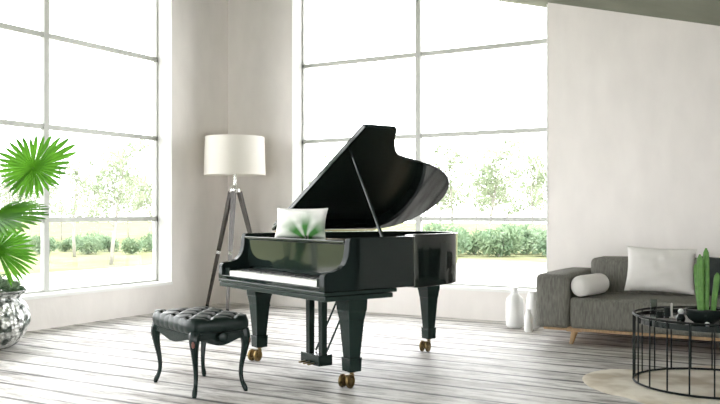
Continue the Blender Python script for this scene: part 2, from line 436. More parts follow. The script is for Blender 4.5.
# ------------------------------------------------------------------ outdoors
GZ = -1.0
bm = bmesh.new()
box(bm, -25, 6, YB+.4, 35.5, GZ-.1, GZ); box(bm, -25, XL-.42, -20, YB+.4, GZ-.1, GZ); box(bm, XL-.42, 12, -20, YF-.35, GZ-.1, GZ)
struct(finish('terrace', bm, M['terrace']), 'pale paved ground outside the windows', 'ground')
bm = bmesh.new()
box(bm, -160, -25, -60, 160, GZ-.1, GZ-.01); box(bm, -25, 120, 35.5, 160, GZ-.1, GZ-.01)
struct(finish('lawn', bm, M['lawn']), 'dry yellow green lawn beyond the paving', 'lawn')

def leaf_quads(bm, c, rx, rz, n, size, rnd):
    for _ in range(n):
        while True:
            p = Vector((rnd.uniform(-1,1), rnd.uniform(-1,1), rnd.uniform(-1,1)))
            if p.length < 1: break
        p = Vector((c[0]+p.x*rx, c[1]+p.y*rx, c[2]+p.z*rz))
        a = Vector((rnd.gauss(0,1), rnd.gauss(0,1), rnd.gauss(0,1))).normalized()
        b_ = a.orthogonal().normalized(); s = size*rnd.uniform(.6, 1.3)
        vs = [bm.verts.new(q) for q in (p-a*s, p+b_*s*.4, p+a*s, p-b_*s*.4)]
        bm.faces.new(vs)

def tree_meshes(seed, h, spread, nl, size, mat, lean=0):
    rnd = random.Random(seed)
    tb = bmesh.new(); lb = bmesh.new()
    pts = [(lean*h*t*t + .05*sin(5*t+seed), .05*cos(4*t+seed), h*t) for t in (0, .2, .4, .6, .8, .95)]
    tube(tb, pts, [.09, .075, .06, .045, .03, .012], 7)
    nb = 11
    for k in range(nb):
        t = .32 + .62*k/nb; ang = rnd.uniform(0, 2*pi); L_ = spread*(1.05-.55*t)*rnd.uniform(.75, 1.2)
        base = Vector((lean*h*t*t, 0, h*t))
        tip = base + Vector((cos(ang)*L_, sin(ang)*L_, L_*rnd.uniform(.35, .8)))
        mid = (base+tip)/2 + Vector((0, 0, .1*L_))
        tube(tb, [base, mid, tip], [.03, .02, .008], 5)
        leaf_quads(lb, tip, .42*spread, .36*spread, nl//nb//2, size, rnd)
        leaf_quads(lb, mid, .38*spread, .30*spread, nl//nb//2, size, rnd)
    t_ = bpy.data.meshes.new('trunk'); tb.to_mesh(t_); tb.free(); t_.materials.append(M['bark'])
    l_ = bpy.data.meshes.new('foliage'); lb.to_mesh(l_); lb.free(); l_.materials.append(mat)
    for m_ in (t_,):
        for p in m_.polygons: p.use_smooth = True
    return t_, l_
def put_tree(meshes, x, y, s, rz, label, group=None, name='tree', cat='tree'):
    r = thing(name, label, cat, (x, y, GZ), rz, group); r.scale = (s, s, s)
    for nm, me in zip(('trunk', 'foliage'), meshes):
        o = bpy.data.objects.new(nm, me); COL.objects.link(o); o.parent = r
    return r
def bush_meshes(seed, r, h, n, mat):
    rnd = random.Random(seed)
    tb = bmesh.new(); lb = bmesh.new()
    for k in range(9):
        a = rnd.uniform(0, 2*pi); q = r*.7*sqrt(rnd.random()); z = h*rnd.uniform(.35, .75)
        tube(tb, [(0,0,0), (cos(a)*q*.5, sin(a)*q*.5, z*.5), (cos(a)*q, sin(a)*q, z)], [.03, .02, .01], 5)
        leaf_quads(lb, (cos(a)*q, sin(a)*q, z), r*.5, h*.34, n//9, .13, rnd)
    leaf_quads(lb, (0, 0, h*.3), r*.9, h*.3, n//3, .13, rnd)
    t_ = bpy.data.meshes.new('stems'); tb.to_mesh(t_); tb.free(); t_.materials.append(M['bark'])
    l_ = bpy.data.meshes.new('foliage'); lb.to_mesh(l_); lb.free(); l_.materials.append(mat)
    return t_, l_
birch_a = tree_meshes(3, 5.0, 1.25, 800, .13, M['leaf_tree'], .05)
birch_b = tree_meshes(5, 5.0, 1.35, 1000, .13, M['leaf_tree'], .16)
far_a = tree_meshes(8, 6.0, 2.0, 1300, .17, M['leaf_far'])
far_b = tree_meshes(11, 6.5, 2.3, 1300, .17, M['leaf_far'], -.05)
def spot(u, ahead): return at((u-360)/837*ahead, ahead)
for (u, d, s, rz, me, lab) in (
    (112, 35, 1.0, .3, birch_b, 'slender leaning tree seen right of centre in the left window'),
    (74, 41, .98, 1.1, birch_a, 'slender upright tree left of the leaning one in the left window'),
    (8, 33, .85, 2.1, birch_a, 'slender tree glimpsed behind the palm through the left window'),
    (489, 48, 1.25, .4, birch_b, 'airy tree behind the hedge seen right of the piano lid'),
    (532, 53, 1.2, 2.0, birch_a, 'airy tree nearest the right edge of the far window'),
    (452, 57, 1.35, 4.0, birch_a, 'airy tree half behind the tip of the piano lid'),
    (330, 52, 1.25, 1.0, birch_b, 'airy tree left of the piano lid through the far window')):
    x, y = spot(u, d); put_tree(me, x, y, s, rz, lab)
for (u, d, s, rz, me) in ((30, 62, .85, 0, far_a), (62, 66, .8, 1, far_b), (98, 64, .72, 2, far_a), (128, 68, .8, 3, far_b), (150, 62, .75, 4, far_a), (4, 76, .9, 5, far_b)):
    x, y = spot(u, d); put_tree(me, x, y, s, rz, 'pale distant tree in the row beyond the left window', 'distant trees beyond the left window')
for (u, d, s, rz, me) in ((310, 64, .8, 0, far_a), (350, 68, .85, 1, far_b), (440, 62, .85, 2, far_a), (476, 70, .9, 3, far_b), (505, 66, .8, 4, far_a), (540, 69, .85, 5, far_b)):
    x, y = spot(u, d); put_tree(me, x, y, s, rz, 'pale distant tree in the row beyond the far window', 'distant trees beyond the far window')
bush_a = bush_meshes(21, 1.1, 1.5, 900, M['leaf_bush']); bush_b = bush_meshes(22, 1.2, 1.3, 900, M['leaf_bush'])
for k, u in enumerate((306, 334, 448, 474, 500, 526, 551)):
    x, y = spot(u, 41.5 + (k % 2)*2.4); put_tree((bush_a, bush_b)[k % 2], x, y, .95+.12*((k*7) % 3), k*1.3, 'leafy green shrub in the hedge beyond the far window', 'hedge shrubs beyond the far window', 'shrub', 'shrub')
for k, u in enumerate((-2, 22, 44, 66, 88, 110, 132, 152)):
    x, y = spot(u, 44 + (k % 2)*2.6); put_tree((bush_a, bush_b)[k % 2], x, y, .6+.1*((k*5) % 3), k*1.7, 'low pale shrub at the lawn edge beyond the left window', 'low shrubs beyond the left window', 'shrub', 'shrub')

# ------------------------------------------------------------------ grand piano
PX, PY = at(-.454, 6.14); PR = radians(-23.7)
piano = thing('grand_piano', 'black lacquered grand piano with its lid propped open', 'piano', (PX, PY, 0), PR)
ctrl = [(.75, .44), (.735, .50), (.60, .585), (.455, .70), (.385, .82), (.33, 1.03), (.262, 1.24), (.16, 1.42), (.02, 1.56), (-.16, 1.635), (-.36, 1.645), (-.56, 1.56), (-.69, 1.43), (-.75, 1.25)]
curve = catmull(ctrl, 6)
outer = [(.75, y) for y in (-.03, .1, .2, .3, .38)] + curve + [(-.75, y) for y in (1.1, .8, .5, .25, -.03)]
def offset(pts, d):
    out = []
    for i, p in enumerate(pts):
        a = Vector(pts[max(0, i-1)]); b_ = Vector(pts[min(len(pts)-1, i+1)]); t = (b_-a).normalized()
        n = Vector((-t.y, t.x))
        out.append((p[0]+n.x*d, p[1]+n.y*d))
    return out
inner = offset(outer, .045)
RT = 1.015
def zb(p):   # the case is a little deeper towards the tail
    t = min(1, max(0, (p[1]-.5)/.35)); return .665 - .055*(t*t*(3-2*t))
bm = bmesh.new(); rows = []
for o_, i_ in zip(outer, inner):
    rows.append([bm.verts.new((o_[0], o_[1], zb(o_))), bm.verts.new((o_[0], o_[1], RT)), bm.verts.new((i_[0], i_[1], RT)), bm.verts.new((i_[0], i_[1], zb(o_)))])
for A, B in zip(rows, rows[1:]):
    for k in range(4): bm.faces.new((A[k], B[k], B[(k+1)%4], A[(k+1)%4]))
bm.faces.new(rows[0]); bm.faces.new(rows[-1][::-1])
finish('rim', bm, M['lacquer'], piano, smooth=True, bevel=.006, seg=2)
mid = offset(outer, .04)
bm = bmesh.new(); prism(bm, mid, lambda p, q, h: (p, q, h), .70, .72); finish('soundboard', bm, M['felt'], piano)
bm = bmesh.new(); prism(bm, [(p[0], max(p[1], .22)) for p in mid[2:-2]], lambda p, q, h: (p, q, h), .90, .92); finish('iron_plate', bm, M['bronze'], piano)
bm = bmesh.new()
for k in range(60):
    s = -.66 + k*.0215; ymax = min(1.5, max([q[1] for q in mid if q[0] > s-.01] + [.45])) - .12
    if ymax > .4: tube(bm, [(s, .26, .945), (s*.9-.03*0, ymax, .945)], .0014, 4)
finish('strings', bm, M['string'], piano)
# keybed with stepped moulding
bm = bmesh.new(); box(bm, -.75, .75, -.262, .295, .602, .635); box(bm, -.75, .75, -.27, .33, .638, .664)
finish('keybed', bm, M['lacquer_leg'], piano, bevel=.005)
prof = [(.02, 1.015), (-.045, 1.015), (-.062, 1.008), (-.070, .985), (-.074, .93), (-.082, .885), (-.10, .845), (-.135, .812), (-.19, .795), (-.245, .788), (-.262, .778), (-.27, .76), (-.27, .665), (.02, .665)]
for s0, s1 in ((-.75, -.69), (.69, .75)):
    bm = bmesh.new(); prism(bm, prof, lambda p, q, h: (h, p, q), s0, s1); finish('arm', bm, M['lacquer_arm'], piano, bevel=.005)
bm = bmesh.new(); box(bm, -.69, .69, -.268, -.245, .664, .694); finish('keyslip', bm, M['lacquer'], piano, bevel=.004)
for s in (-1, 1):
    bm = bmesh.new(); box(bm, min(s*.617, s*.689), max(s*.617, s*.689), -.243, -.06, .664, .752); finish('key_block', bm, M['lacquer_arm'], piano, bevel=.006)
bm = bmesh.new(); box(bm, -.69, .69, -.243, -.02, .664, .685); finish('key_frame', bm, M['felt'], piano)
# fallboard with lip
bm = bmesh.new()
prism(bm, [(-.044, .734), (-.024, .734), (-.024, .955), (-.010, .968), (-.047, .968)], lambda p, q, h: (h, p, q), -.688, .688)
finish('fallboard', bm, M['lacquer'], piano, bevel=.004)
bm = bmesh.new(); box(bm, -.688, .688, -.075, .19, .972, .992); finish('music_shelf', bm, M['lacquer'], piano, bevel=.006)
# keys
pitch = 1.23/52
bm = bmesh.new(); box(bm, -pitch/2+.0006, pitch/2-.0006, -.241, -.05, .69, .729)
wk = finish('white_key', bm, M['ivory'], piano, bevel=.0015, seg=1)
for k in range(52):
    loc = (-.615+pitch*(k+.5), 0, 0)
    if k == 0: wk.location = loc
    else: copy_part(wk, piano, loc)
bm = bmesh.new(); taper(bm, 0, -.120, .728, .741, .0065, .06, .005, .056)
bk = finish('black_key', bm, M['ebony'], piano, bevel=.001, seg=1); first = True
for k in range(51):
    if (k % 7) in (0, 2, 3, 5, 6):        # A#, C#, D#, F#, G#
        loc = (-.615+pitch*(k+1), 0, 0)
        if first: bk.location = loc; first = False
        else: copy_part(bk, piano, loc)
# lid
AL = radians(30)
def lidpt(w, t, h): return (-.75 + w*cos(AL) - h*sin(AL), t, 1.03 + w*sin(AL) + h*cos(AL))
lid_ctrl = [(1.5, .44), (1.485, .50), (1.35, .575), (1.205, .69), (1.135, .81), (1.08, 1.03), (1.005, 1.25), (.90, 1.44), (.74, 1.585), (.54, 1.665), (.34, 1.655), (.16, 1.565), (.05, 1.45), (.0, 1.30)]
lid_out = [(0, .215), (1.485, .215), (1.5, .23)] + catmull(lid_ctrl, 6)
bm = bmesh.new(); prism(bm, lid_out, lidpt, 0, .022); finish('lid', bm, M['lacquer'], piano, bevel=.005)
bm = bmesh.new(); prism(bm, [(.03, .22), (1.47, .22), (1.47, .46), (1.43, .50), (.03, .50)], lidpt, .0235, .042); finish('lid_front_flap', bm, M['lacquer'], piano, bevel=.004)
bm = bmesh.new(); tube(bm, [(-.757, .25, 1.024), (-.757, 1.28, 1.024)], .007, 8); finish('lid_hinge', bm, M['brass'], piano, smooth=True)
bm = bmesh.new()
ptop = Vector(lidpt(1.17, .29, -.006)); pbot = Vector((.715, .235, 1.0))
tube(bm, [pbot, pbot.lerp(ptop, .5), ptop], [.013, .011, .009], 8)
finish('lid_prop', bm, M['lacquer'], piano, smooth=True)
# legs
def leg_mesh():
    bm = bmesh.new()
    taper(bm, 0, 0, .52, .604, .074, .074, .078, .078)
    taper(bm, 0, 0, .462, .522, .063, .063, .072, .072)
    taper(bm, 0, 0, .205, .464, .042, .042, .062, .062)
    taper(bm, 0, 0, .190, .206, .051, .051, .051, .051)
    taper(bm, 0, 0, .112, .191, .047, .047, .050, .050)
    return bm
def caster(parent):
    CR = Matrix.Rotation(radians(22), 3, 'Z')
    bm = bmesh.new()
    lathe(bm, [(.0, .118), (.026, .118), (.026, .105), (.014, .10), (.014, .07), (0, .07)], 16)
    box(bm, -.012, .010, -.055, .015, .040, .092)
    finish('caster_fork', bm, M['brass'], parent, smooth=True)
    for sgn in (-1, 1):
        bm = bmesh.new()
        prof_ = [(.0, -.011), (.016, -.011), (.020, -.002), (.034, -.002), (.038, -.010), (.045, -.009), (.047, 0), (.045, .009), (.038, .010), (.034, .002), (.020, .002), (.016, .011), (0, .011)]
        lathe(bm, prof_, 24, cap=False)
        bmesh.ops.rotate(bm, verts=bm.verts, matrix=Matrix.Rotation(pi/2, 3, 'Y'))
        bmesh.ops.translate(bm, verts=bm.verts, vec=(sgn*.030, 0, .0475)); bmesh.ops.rotate(bm, verts=bm.verts, matrix=CR); bmesh.ops.translate(bm, verts=bm.verts, vec=(-.01, -.035, 0))
        finish('caster_wheel', bm, M['brass'], parent, smooth=True)
for (s, t) in ((-.632, 0), (.632, 0), (-.175, 1.38)):
    lg = finish('leg', leg_mesh(), M['lacquer_leg'], piano, loc=(s+.005, t+.028, 0), bevel=.004); caster(lg)
    if t > 1: lg.scale = (.9, .9, 1)
# block joining the rear leg to the case
bm = bmesh.new(); taper(bm, -.175, 1.38, .604, .70, .10, .10, .10, .10); finish('leg_block', bm, M['lacquer_leg'], piano, bevel=.004)
# pedal lyre
ly = bmesh.new()
for s in (-.085, .085): taper(ly, s, .16, .13, .602, .026, .022, .028, .024)
box(ly, -.125, .125, .10, .22, .055, .135); box(ly, -.14, .14, .09, .23, .575, .602)
lyre = finish('pedal_lyre', ly, M['lacquer_leg'], piano, bevel=.004)
for s in (-.06, 0, .06):
    bm = bmesh.new(); prism(bm, [(s-.008, .10), (s+.008, .10), (s+.014, .065), (s+.009, .045), (s-.009, .045), (s-.014, .065)], lambda p, q, h: (p, q, h+(.10-q)*-.12), .070, .080)
    finish('pedal', bm, M['brass'], lyre, bevel=.002)
for s in (-.07, .07):
    bm = bmesh.new(); tube(bm, [(s, .20, .14), (s, .50, .70)], .008, 8); finish('brace_rod', bm, M['lacquer_leg'], lyre, smooth=True)

def world_of(s, t):
    return (PX + s*cos(PR) - t*sin(PR), PY + s*sin(PR) + t*cos(PR))

# ------------------------------------------------------------------ pillows
def pillow_bm(w, h, th, seed=0, n=22, pull=.07, wr=.004):
    rnd = random.Random(seed); ph = [rnd.uniform(0, 6) for _ in range(6)]
    bm = bmesh.new(); grids = []
    for side in (1, -1):
        g = []
        for i in range(n+1):
            row = []
            for j in range(n+1):
                u = -1+2*i/n; v = -1+2*j/n
                x = w/2*u*(1-pull*(1-v*v)*abs(u)); z = h/2*v*(1-pull*(1-u*u)*abs(v))
                y = side*th/2*((1-u*u)*(1-v*v))**.42
                e_ = (1-u*u)*(1-v*v)
                y += side*wr*e_**.5*(sin(9*u+6*v+ph[0]) + sin(5*u-11*v+ph[1]) + .6*sin(17*u+3*v+ph[2]))
                row.append(bm.verts.new((x, y, z)))
            g.append(row)
        grids.append(g)
        for i in range(n):
            for j in range(n):
                bm.faces.new((g[i][j], g[i+1][j], g[i+1][j+1], g[i][j+1]))
    return bm
# pillow on the piano
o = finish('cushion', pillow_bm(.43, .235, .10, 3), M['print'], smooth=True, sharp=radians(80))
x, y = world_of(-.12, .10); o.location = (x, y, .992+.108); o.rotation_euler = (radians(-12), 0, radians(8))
tag(o, 'white cushion with a blurry green fan propped on the piano', 'cushion')

# ------------------------------------------------------------------ piano bench
bx, by = world_of(0, -.785)
bench = thing('piano_bench', 'dark tufted leather piano bench with curved legs', 'bench', (bx, by, 0), PR)
def rr(theta, a, b_, p=7):
    c, s = cos(theta), sin(theta); r = (abs(c/a)**p + abs(s/b_)**p)**(-1/p)
    return r*c, r*s
def tuft(x, y):
    u = x/.21 + y/.17; v = x/.21 - y/.17
    du = abs(u-round(u)); dv = abs(v-round(v))
    c = .016*exp(-(du/.085)**2) + .016*exp(-(dv/.085)**2) + .014*exp(-((du*du+dv*dv)/.03))
    return c
bm = bmesh.new(); NP = 160; rings = []
A_, B_ = .345, .225
for k in range(0, 29):
    r = k/28
    ring = []
    for i in range(NP):
        X, Y = rr(2*pi*i/NP, A_-.012, B_-.012)
        X *= r; Y *= r
        edge = max(abs(X)/A_, abs(Y)/B_)
        fade = max(0, min(1, (1-edge)/.10))
        z = .502 + .012*(1-edge**2) - tuft(X, Y)*(fade if fade < 1 else 1) - .010*max(0, (edge-.9)/.1)**2
        ring.append(bm.verts.new((X, Y, z)) if k else None)
    if k == 0: ring = [bm.verts.new((0, 0, .50))]
    rings.append(ring)
per = 0
for z, ins in ((.485, .004), (.47, -.002), (.45, -.004), (.43, -.002), (.415, .004), (.405, .012)):
    ring = []
    for i in range(NP):
        X, Y = rr(2*pi*i/NP, A_-ins, B_-ins)
        q = abs(sin(pi*(X/.077))) if abs(Y)/B_ > abs(X)/A_ else abs(sin(pi*(Y/.09)))
        k_ = 1 - .018*(1-q**.6) if abs(Y)/B_ > abs(X)/A_ else 1 - .006*(1-q)
        ring.append(bm.verts.new((X*k_, Y*k_, z)))
    rings.append(ring)
for A, B in zip(rings, rings[1:]):
    for i in range(NP):
        j = (i+1) % NP
        if len(A) == 1: bm.faces.new((A[0], B[i], B[j]))
        else: bm.faces.new((A[i], B[i], B[j], A[j]))
bm.faces.new(rings[-1])
seat = finish('seat_cushion', bm, M['leather'], bench, smooth=True, sharp=radians(70))
for i in range(-4, 5):
    for j in range(-3, 4):
        if (i+j) % 2: continue
        X = i*.21/2; Y = j*.17/2
        if abs(X) > .30 or abs(Y) > .19: continue
        bm = bmesh.new(); lathe(bm, [(0, .009), (.006, .007), (.009, .003), (.009, -.003), (0, -.003)], 10, (X, Y, .482)); finish('button', bm, M['leather'], seat, smooth=True)
# aprons with scalloped lower edge
def apron(L_, zmid, zend):
    n = 24; pts = []
    for i in range(n+1):
        u = -1+2*i/n
        pts.append((u*L_, zend + (zmid-zend)*(cos(pi*u)*.5+.5)))
    return [(L_, .405), (-L_, .405)] + pts
for sgn in (-1, 1):
    bm = bmesh.new(); prism(bm, apron(.30, .325, .365), lambda p, q, h: (p, h, q), sgn*.185-.011, sgn*.185+.011); finish('apron', bm, M['bench_wood'], bench, bevel=.003)
    bm = bmesh.new(); prism(bm, apron(.17, .318, .36), lambda p, q, h: (h, p, q), sgn*.312-.011, sgn*.312+.011); finish('apron', bm, M['bench_wood'], bench, bevel=.003)
    bm = bmesh.new(); lathe(bm, [(0, 0), (.012, 0), (.012, .018), (.034, .020), (.037, .028), (.034, .040), (.02, .046), (0, .046)], 20)
    bmesh.ops.rotate(bm, verts=bm.verts, matrix=Matrix.Rotation(sgn*pi/2, 3, 'Y')); bmesh.ops.translate(bm, verts=bm.verts, vec=(sgn*.322, 0, .375))
    finish('height_knob', bm, M['bench_wood'], bench, smooth=True)
for sx in (-1, 1):
    for sy in (-1, 1):
        prof_ = [(.0, .41, .038), (.006, .385, .038), (.012, .35, .034), (.011, .31, .027), (.003, .25, .021), (-.008, .18, .0165), (-.012, .12, .0145), (-.006, .07, .014), (.006, .035, .017), (.012, .015, .016), (.014, .0, .012)]
        bm = bmesh.new()
        P_ = catmull([(sx*(.30+a), sy*(.172+a*.9), z, r) for a, z, r in prof_], 4)
        tube(bm, [p[:3] for p in P_], [p[3] for p in P_], 10)
        lg = finish('leg', bm, M['bench_wood'], bench, smooth=True)
        bm = bmesh.new(); lathe(bm, [(0, .02), (.010, .016), (.013, .0), (.010, -.02), (0, -.03)], 10)
        c = (sx*.330, sy*.199, .345)
        bmesh.ops.translate(bm, verts=bm.verts, vec=c); finish('carved_knee', bm, M['carving'], lg, smooth=True)

# ------------------------------------------------------------------ floor lamp
lx, ly_ = -6.53, 8.15
lamp = thing('floor_lamp', 'tripod floor lamp with a cream drum shade in the corner', 'floor lamp', (lx, ly_, 0))
bm = bmesh.new()
lathe(bm, [(.378, 1.64), (.365, 2.11), (.360, 2.11), (.373, 1.64), (.378, 1.64)], 48, cap=False)
finish('lamp_shade', bm, M['shade'], lamp, smooth=True)
bm = bmesh.new(); lathe(bm, [(0, 1.50), (.022, 1.50), (.022, 1.66), (.012, 1.67), (.012, 1.98), (0, 1.98)], 14)
for k in range(3): a = 2*pi*k/3; tube(bm, [(0, 0, 1.97), (.362*cos(a), .362*sin(a), 2.10)], .004, 6)
finish('lamp_stem', bm, M['chrome'], lamp, smooth=True)
bm = bmesh.new(); lathe(bm, [(0, 1.41), (.05, 1.41), (.075, 1.43), (.075, 1.47), (.04, 1.50), (.025, 1.52), (0, 1.52)], 24); finish('hub', bm, M['chrome'], lamp, smooth=True)
bm = bmesh.new(); lathe(bm, [(0, 1.72), (.02, 1.72), (.035, 1.78), (.045, 1.83), (.03, 1.87), (0, 1.885)], 16); finish('light_bulb', bm, M['whiteball'], lamp, smooth=True)
for fx, fy in ((-.40, -.05), (.15, -.33), (.25, .36)):
    L3 = sqrt(fx*fx+fy*fy); tx, ty = fx/L3*.055, fy/L3*.055
    bm = bmesh.new(); tube(bm, [(fx, fy, .02), (tx, ty, 1.44)], [.020, .036], 4, square=True); lg = finish('leg', bm, M['lampwood'], lamp, bevel=.002)
    t = .47
    c = Vector((fx, fy, .02)).lerp(Vector((tx, ty, 1.44)), t); dd = (Vector((tx, ty, 1.44))-Vector((fx, fy, .02))).normalized()
    bm = bmesh.new(); tube(bm, [c-dd*.02, c+dd*.02], .032, 8); finish('leg_collar', bm, M['chrome'], lg, smooth=True)
    bm = bmesh.new(); lathe(bm, [(0, 0), (.018, 0), (.022, .012), (.018, .03), (0, .03)], 12, (fx, fy, 0)); finish('foot', bm, M['iron'], lg, smooth=True)

# ------------------------------------------------------------------ sofa
SX0, SX1 = -2.445, .05; SY0, SY1 = 7.36, 8.50
sofa = thing('sofa', 'grey woven sofa with wooden legs standing against the back wall', 'sofa', ((SX0+SX1)/2, 7.9, 0))
ox, oy = (SX0+SX1)/2, 7.9
def sbox(name, x0, x1, y0, y1, z0, z1, mat, bev, seg=4, fn=None):
    bm = bmesh.new(); box(bm, x0-ox, x1-ox, y0-oy, y1-oy, z0, z1)
    bmesh.ops.subdivide_edges(bm, edges=bm.edges, cuts=5, use_grid_fill=True)
    if fn:
        for v in bm.verts: fn(v)
    return finish(name, bm, mat, sofa, bevel=bev, seg=seg)
def puff(cx, cy, cz, hx, hy, hz, amp, ax):
    def f(v):
        u = ((v.co.x+ox-cx)/hx, (v.co.y+oy-cy)/hy, (v.co.z-cz)/hz)
        for k in range(3):
            if k in ax and abs(abs(u[k])-1) < 1e-3:
                o1, o2 = [u[j] for j in range(3) if j != k]
                v.co[k] += (1 if u[k] > 0 else -1)*amp*(1-o1*o1)*(1-o2*o2)
    return f
sbox('base_frame', SX0+.06, SX1-.06, SY0+.05, SY1-.03, .122, .155, M['sofa_wood'], .006, 2)
sbox('armrest', SX0, SX0+.305, SY0, SY1-.04, .145, .625, M['sofa'], .045, fn=puff(SX0+.1525, (SY0+SY1-.04)/2, .39, .1525, (SY1-.04-SY0)/2, .235, .012, (0, 1, 2)))
sbox('armrest', SX1-.27, SX1, SY0, SY1-.04, .145, .625, M['sofa'], .045, fn=puff(SX1-.135, (SY0+SY1-.04)/2, .39, .135, (SY1-.04-SY0)/2, .235, .012, (0, 1, 2)))
for x0, x1 in ((SX0+.307, SX1-.272),):
    sbox('seat_cushion', x0, x1, SY0+.01, 8.2, .15, .425, M['sofa'], .035, fn=puff((x0+x1)/2, (SY0+.01+8.2)/2, .2925, (x1-x0)/2, (8.2-SY0-.01)/2, .1325, .018, (1, 2)))
sbox('backrest', SX0+.308, SX1-.275, 8.06, SY1, .30, .745, M['sofa'], .05, fn=puff((SX0+SX1)/2, (8.06+SY1)/2, .5225, (SX1-SX0-.55)/2, (SY1-8.06)/2, .2225, .015, (1, 2)))
for sx_, sy_ in ((SX0+.335, SY0+.10), (SX1-.30, SY0+.10), (SX0+.30, SY1-.12), (SX1-.30, SY1-.12)):
    bm = bmesh.new()
    tube(bm, [(sx_-ox-.03, sy_-oy-.02, 0), (sx_-ox, sy_-oy, .13)], [.016, .034], 12)
    box(bm, sx_-ox-.07, sx_-ox+.06, sy_-oy-.03, sy_-oy+.03, .113, .127)
    finish('leg', bm, M['sofa_wood'], sofa, smooth=True)
o = finish('cushion', pillow_bm(.60, .43, .17, 5, wr=.005), M['pillow'], smooth=True, sharp=radians(80))
o.location = (-1.46, 7.90, .662); o.rotation_euler = (radians(-20), radians(2), radians(8))
tag(o, 'large off-white square cushion leaning on the sofa back', 'cushion')
o = finish('cushion', pillow_bm(.55, .36, .15, 9, wr=.004), M['charcoal'], smooth=True, sharp=radians(80))
o.location = (-.87, 7.925, .62); o.rotation_euler = (radians(-18), 0, radians(-6))
tag(o, 'black cushion on the sofa behind the cactus', 'cushion')
# bolster, lying along the armrest
bm = bmesh.new()
prof_ = [(0, -.235), (.04, -.237), (.075, -.228), (.092, -.205), (.095, -.15), (.094, 0), (.095, .15), (.092, .205), (.075, .228), (.04, .237), (0, .235)]
lathe(bm, prof_, 28, cap=False)
bmesh.ops.rotate(bm, verts=bm.verts, matrix=Matrix.Rotation(-pi/2, 3, 'X'))
o = finish('bolster', bm, M['pillow'], smooth=True, sharp=radians(80)); o.location = (-2.01, 7.60, .526); o.rotation_euler = (0, 0, radians(-10))
tag(o, 'small white bolster cushion lying beside the sofa arm', 'cushion')

# ------------------------------------------------------------------ white bottles
def bottle(name, side, ahead, prof_, label):
    bm = bmesh.new(); lathe(bm, prof_, 32, cap=False)
    o = finish(name, bm, M['ceramic'], smooth=True); x, y = at(side, ahead); o.location = (x, y, 0)
    tag(o, label, 'vase', 'white vases beside the sofa')
bottle('vase', 1.59, 8.60, [(0, 0), (.07, 0), (.088, .02), (.092, .10), (.090, .25), (.080, .30), (.045, .335), (.032, .35), (.030, .40), (.036, .41), (.028, .41), (.022, .36), (0, .34)], 'taller white ceramic vase on the floor below the far window')
bottle('vase', 1.755, 8.50, [(0, 0), (.05, 0), (.066, .02), (.070, .10), (.069, .28), (.055, .34), (.040, .365), (.044, .38), (.036, .38), (.03, .36), (0, .34)], 'white ceramic vase standing right against the sofa arm')
bottle('vase', 1.665, 8.27, [(0, 0), (.035, 0), (.042, .01), (.042, .14), (.036, .17), (.022, .19), (.020, .22), (.026, .225), (.018, .225), (.015, .20), (0, .19)], 'smallest white vase, in front of the two larger ones')

# ------------------------------------------------------------------ rug
bm = bmesh.new()
cp = [(1.58, 5.95), (1.68, 6.14), (1.88, 6.28), (2.10, 6.24), (2.35, 6.30), (2.7, 6.42), (3.1, 6.35), (3.4, 6.05), (3.5, 5.6), (3.45, 5.1), (3.2, 4.7), (2.9, 4.5), (2.5, 4.55), (2.2, 4.75), (1.90, 4.98), (1.76, 5.16), (1.69, 5.33), (1.60, 5.46), (1.55, 5.70)]
ol = catmull(cp, 6, True)
cx_, cy_ = at(2.5, 5.45)
W2 = [at(a, d) for a, d in ol]
rim_lo = [bm.verts.new((x-cx_, y-cy_, .001)) for x, y in W2]
rim_hi = [bm.verts.new(((x-cx_)*.985, (y-cy_)*.985, .009)) for x, y in W2]
mid_r = [bm.verts.new(((x-cx_)*.9, (y-cy_)*.9, .012)) for x, y in W2]
n = len(W2)
for i in range(n):
    j = (i+1) % n
    bm.faces.new((rim_lo[i], rim_lo[j], rim_hi[j], rim_hi[i])); bm.faces.new((rim_hi[i], rim_hi[j], mid_r[j], mid_r[i]))
c0 = bm.verts.new((0, 0, .012))
for i in range(n): bm.faces.new((mid_r[i], mid_r[(i+1)%n], c0))
bm.faces.new(rim_lo[::-1])
o = finish('rug', bm, M['rug'], loc=(cx_, cy_, 0), smooth=True); tag(o, 'cream hide rug with wavy edges under the wire table', 'rug')

# ------------------------------------------------------------------ wire coffee table
tx, ty = at(2.41, 5.71)
table = thing('coffee_table', 'round black wire drum coffee table on the cream rug', 'coffee table', (tx, ty, .012))
RR = .52; HT = .465
def ring(name, r, z, rad):
    bm = bmesh.new(); tube(bm, [(r*cos(2*pi*k/72), r*sin(2*pi*k/72), z) for k in range(72)], rad, 8, closed=True); return finish(name, bm, M['iron'], table, smooth=True)
ring('ring', RR, .008, .0075); ring('ring', RR, HT, .0075)
bm = bmesh.new(); lathe(bm, [(0, HT-.05), (RR-.006, HT-.05), (RR-.006, HT-.012), (RR-.014, HT-.012), (RR-.014, HT-.028), (0, HT-.028)], 72, cap=False); finish('table_top', bm, M['tabletop'], table, smooth=True)
bm = bmesh.new(); tube(bm, [(RR, 0, .008), (RR, 0, HT)], .0055, 6); rod = finish('rod', bm, M['iron'], table, smooth=True)
for k in range(1, 22): copy_part(rod, table, (0, 0, 0), (0, 0, 2*pi*k/22))
TZ = .012 + HT - .028 + .001
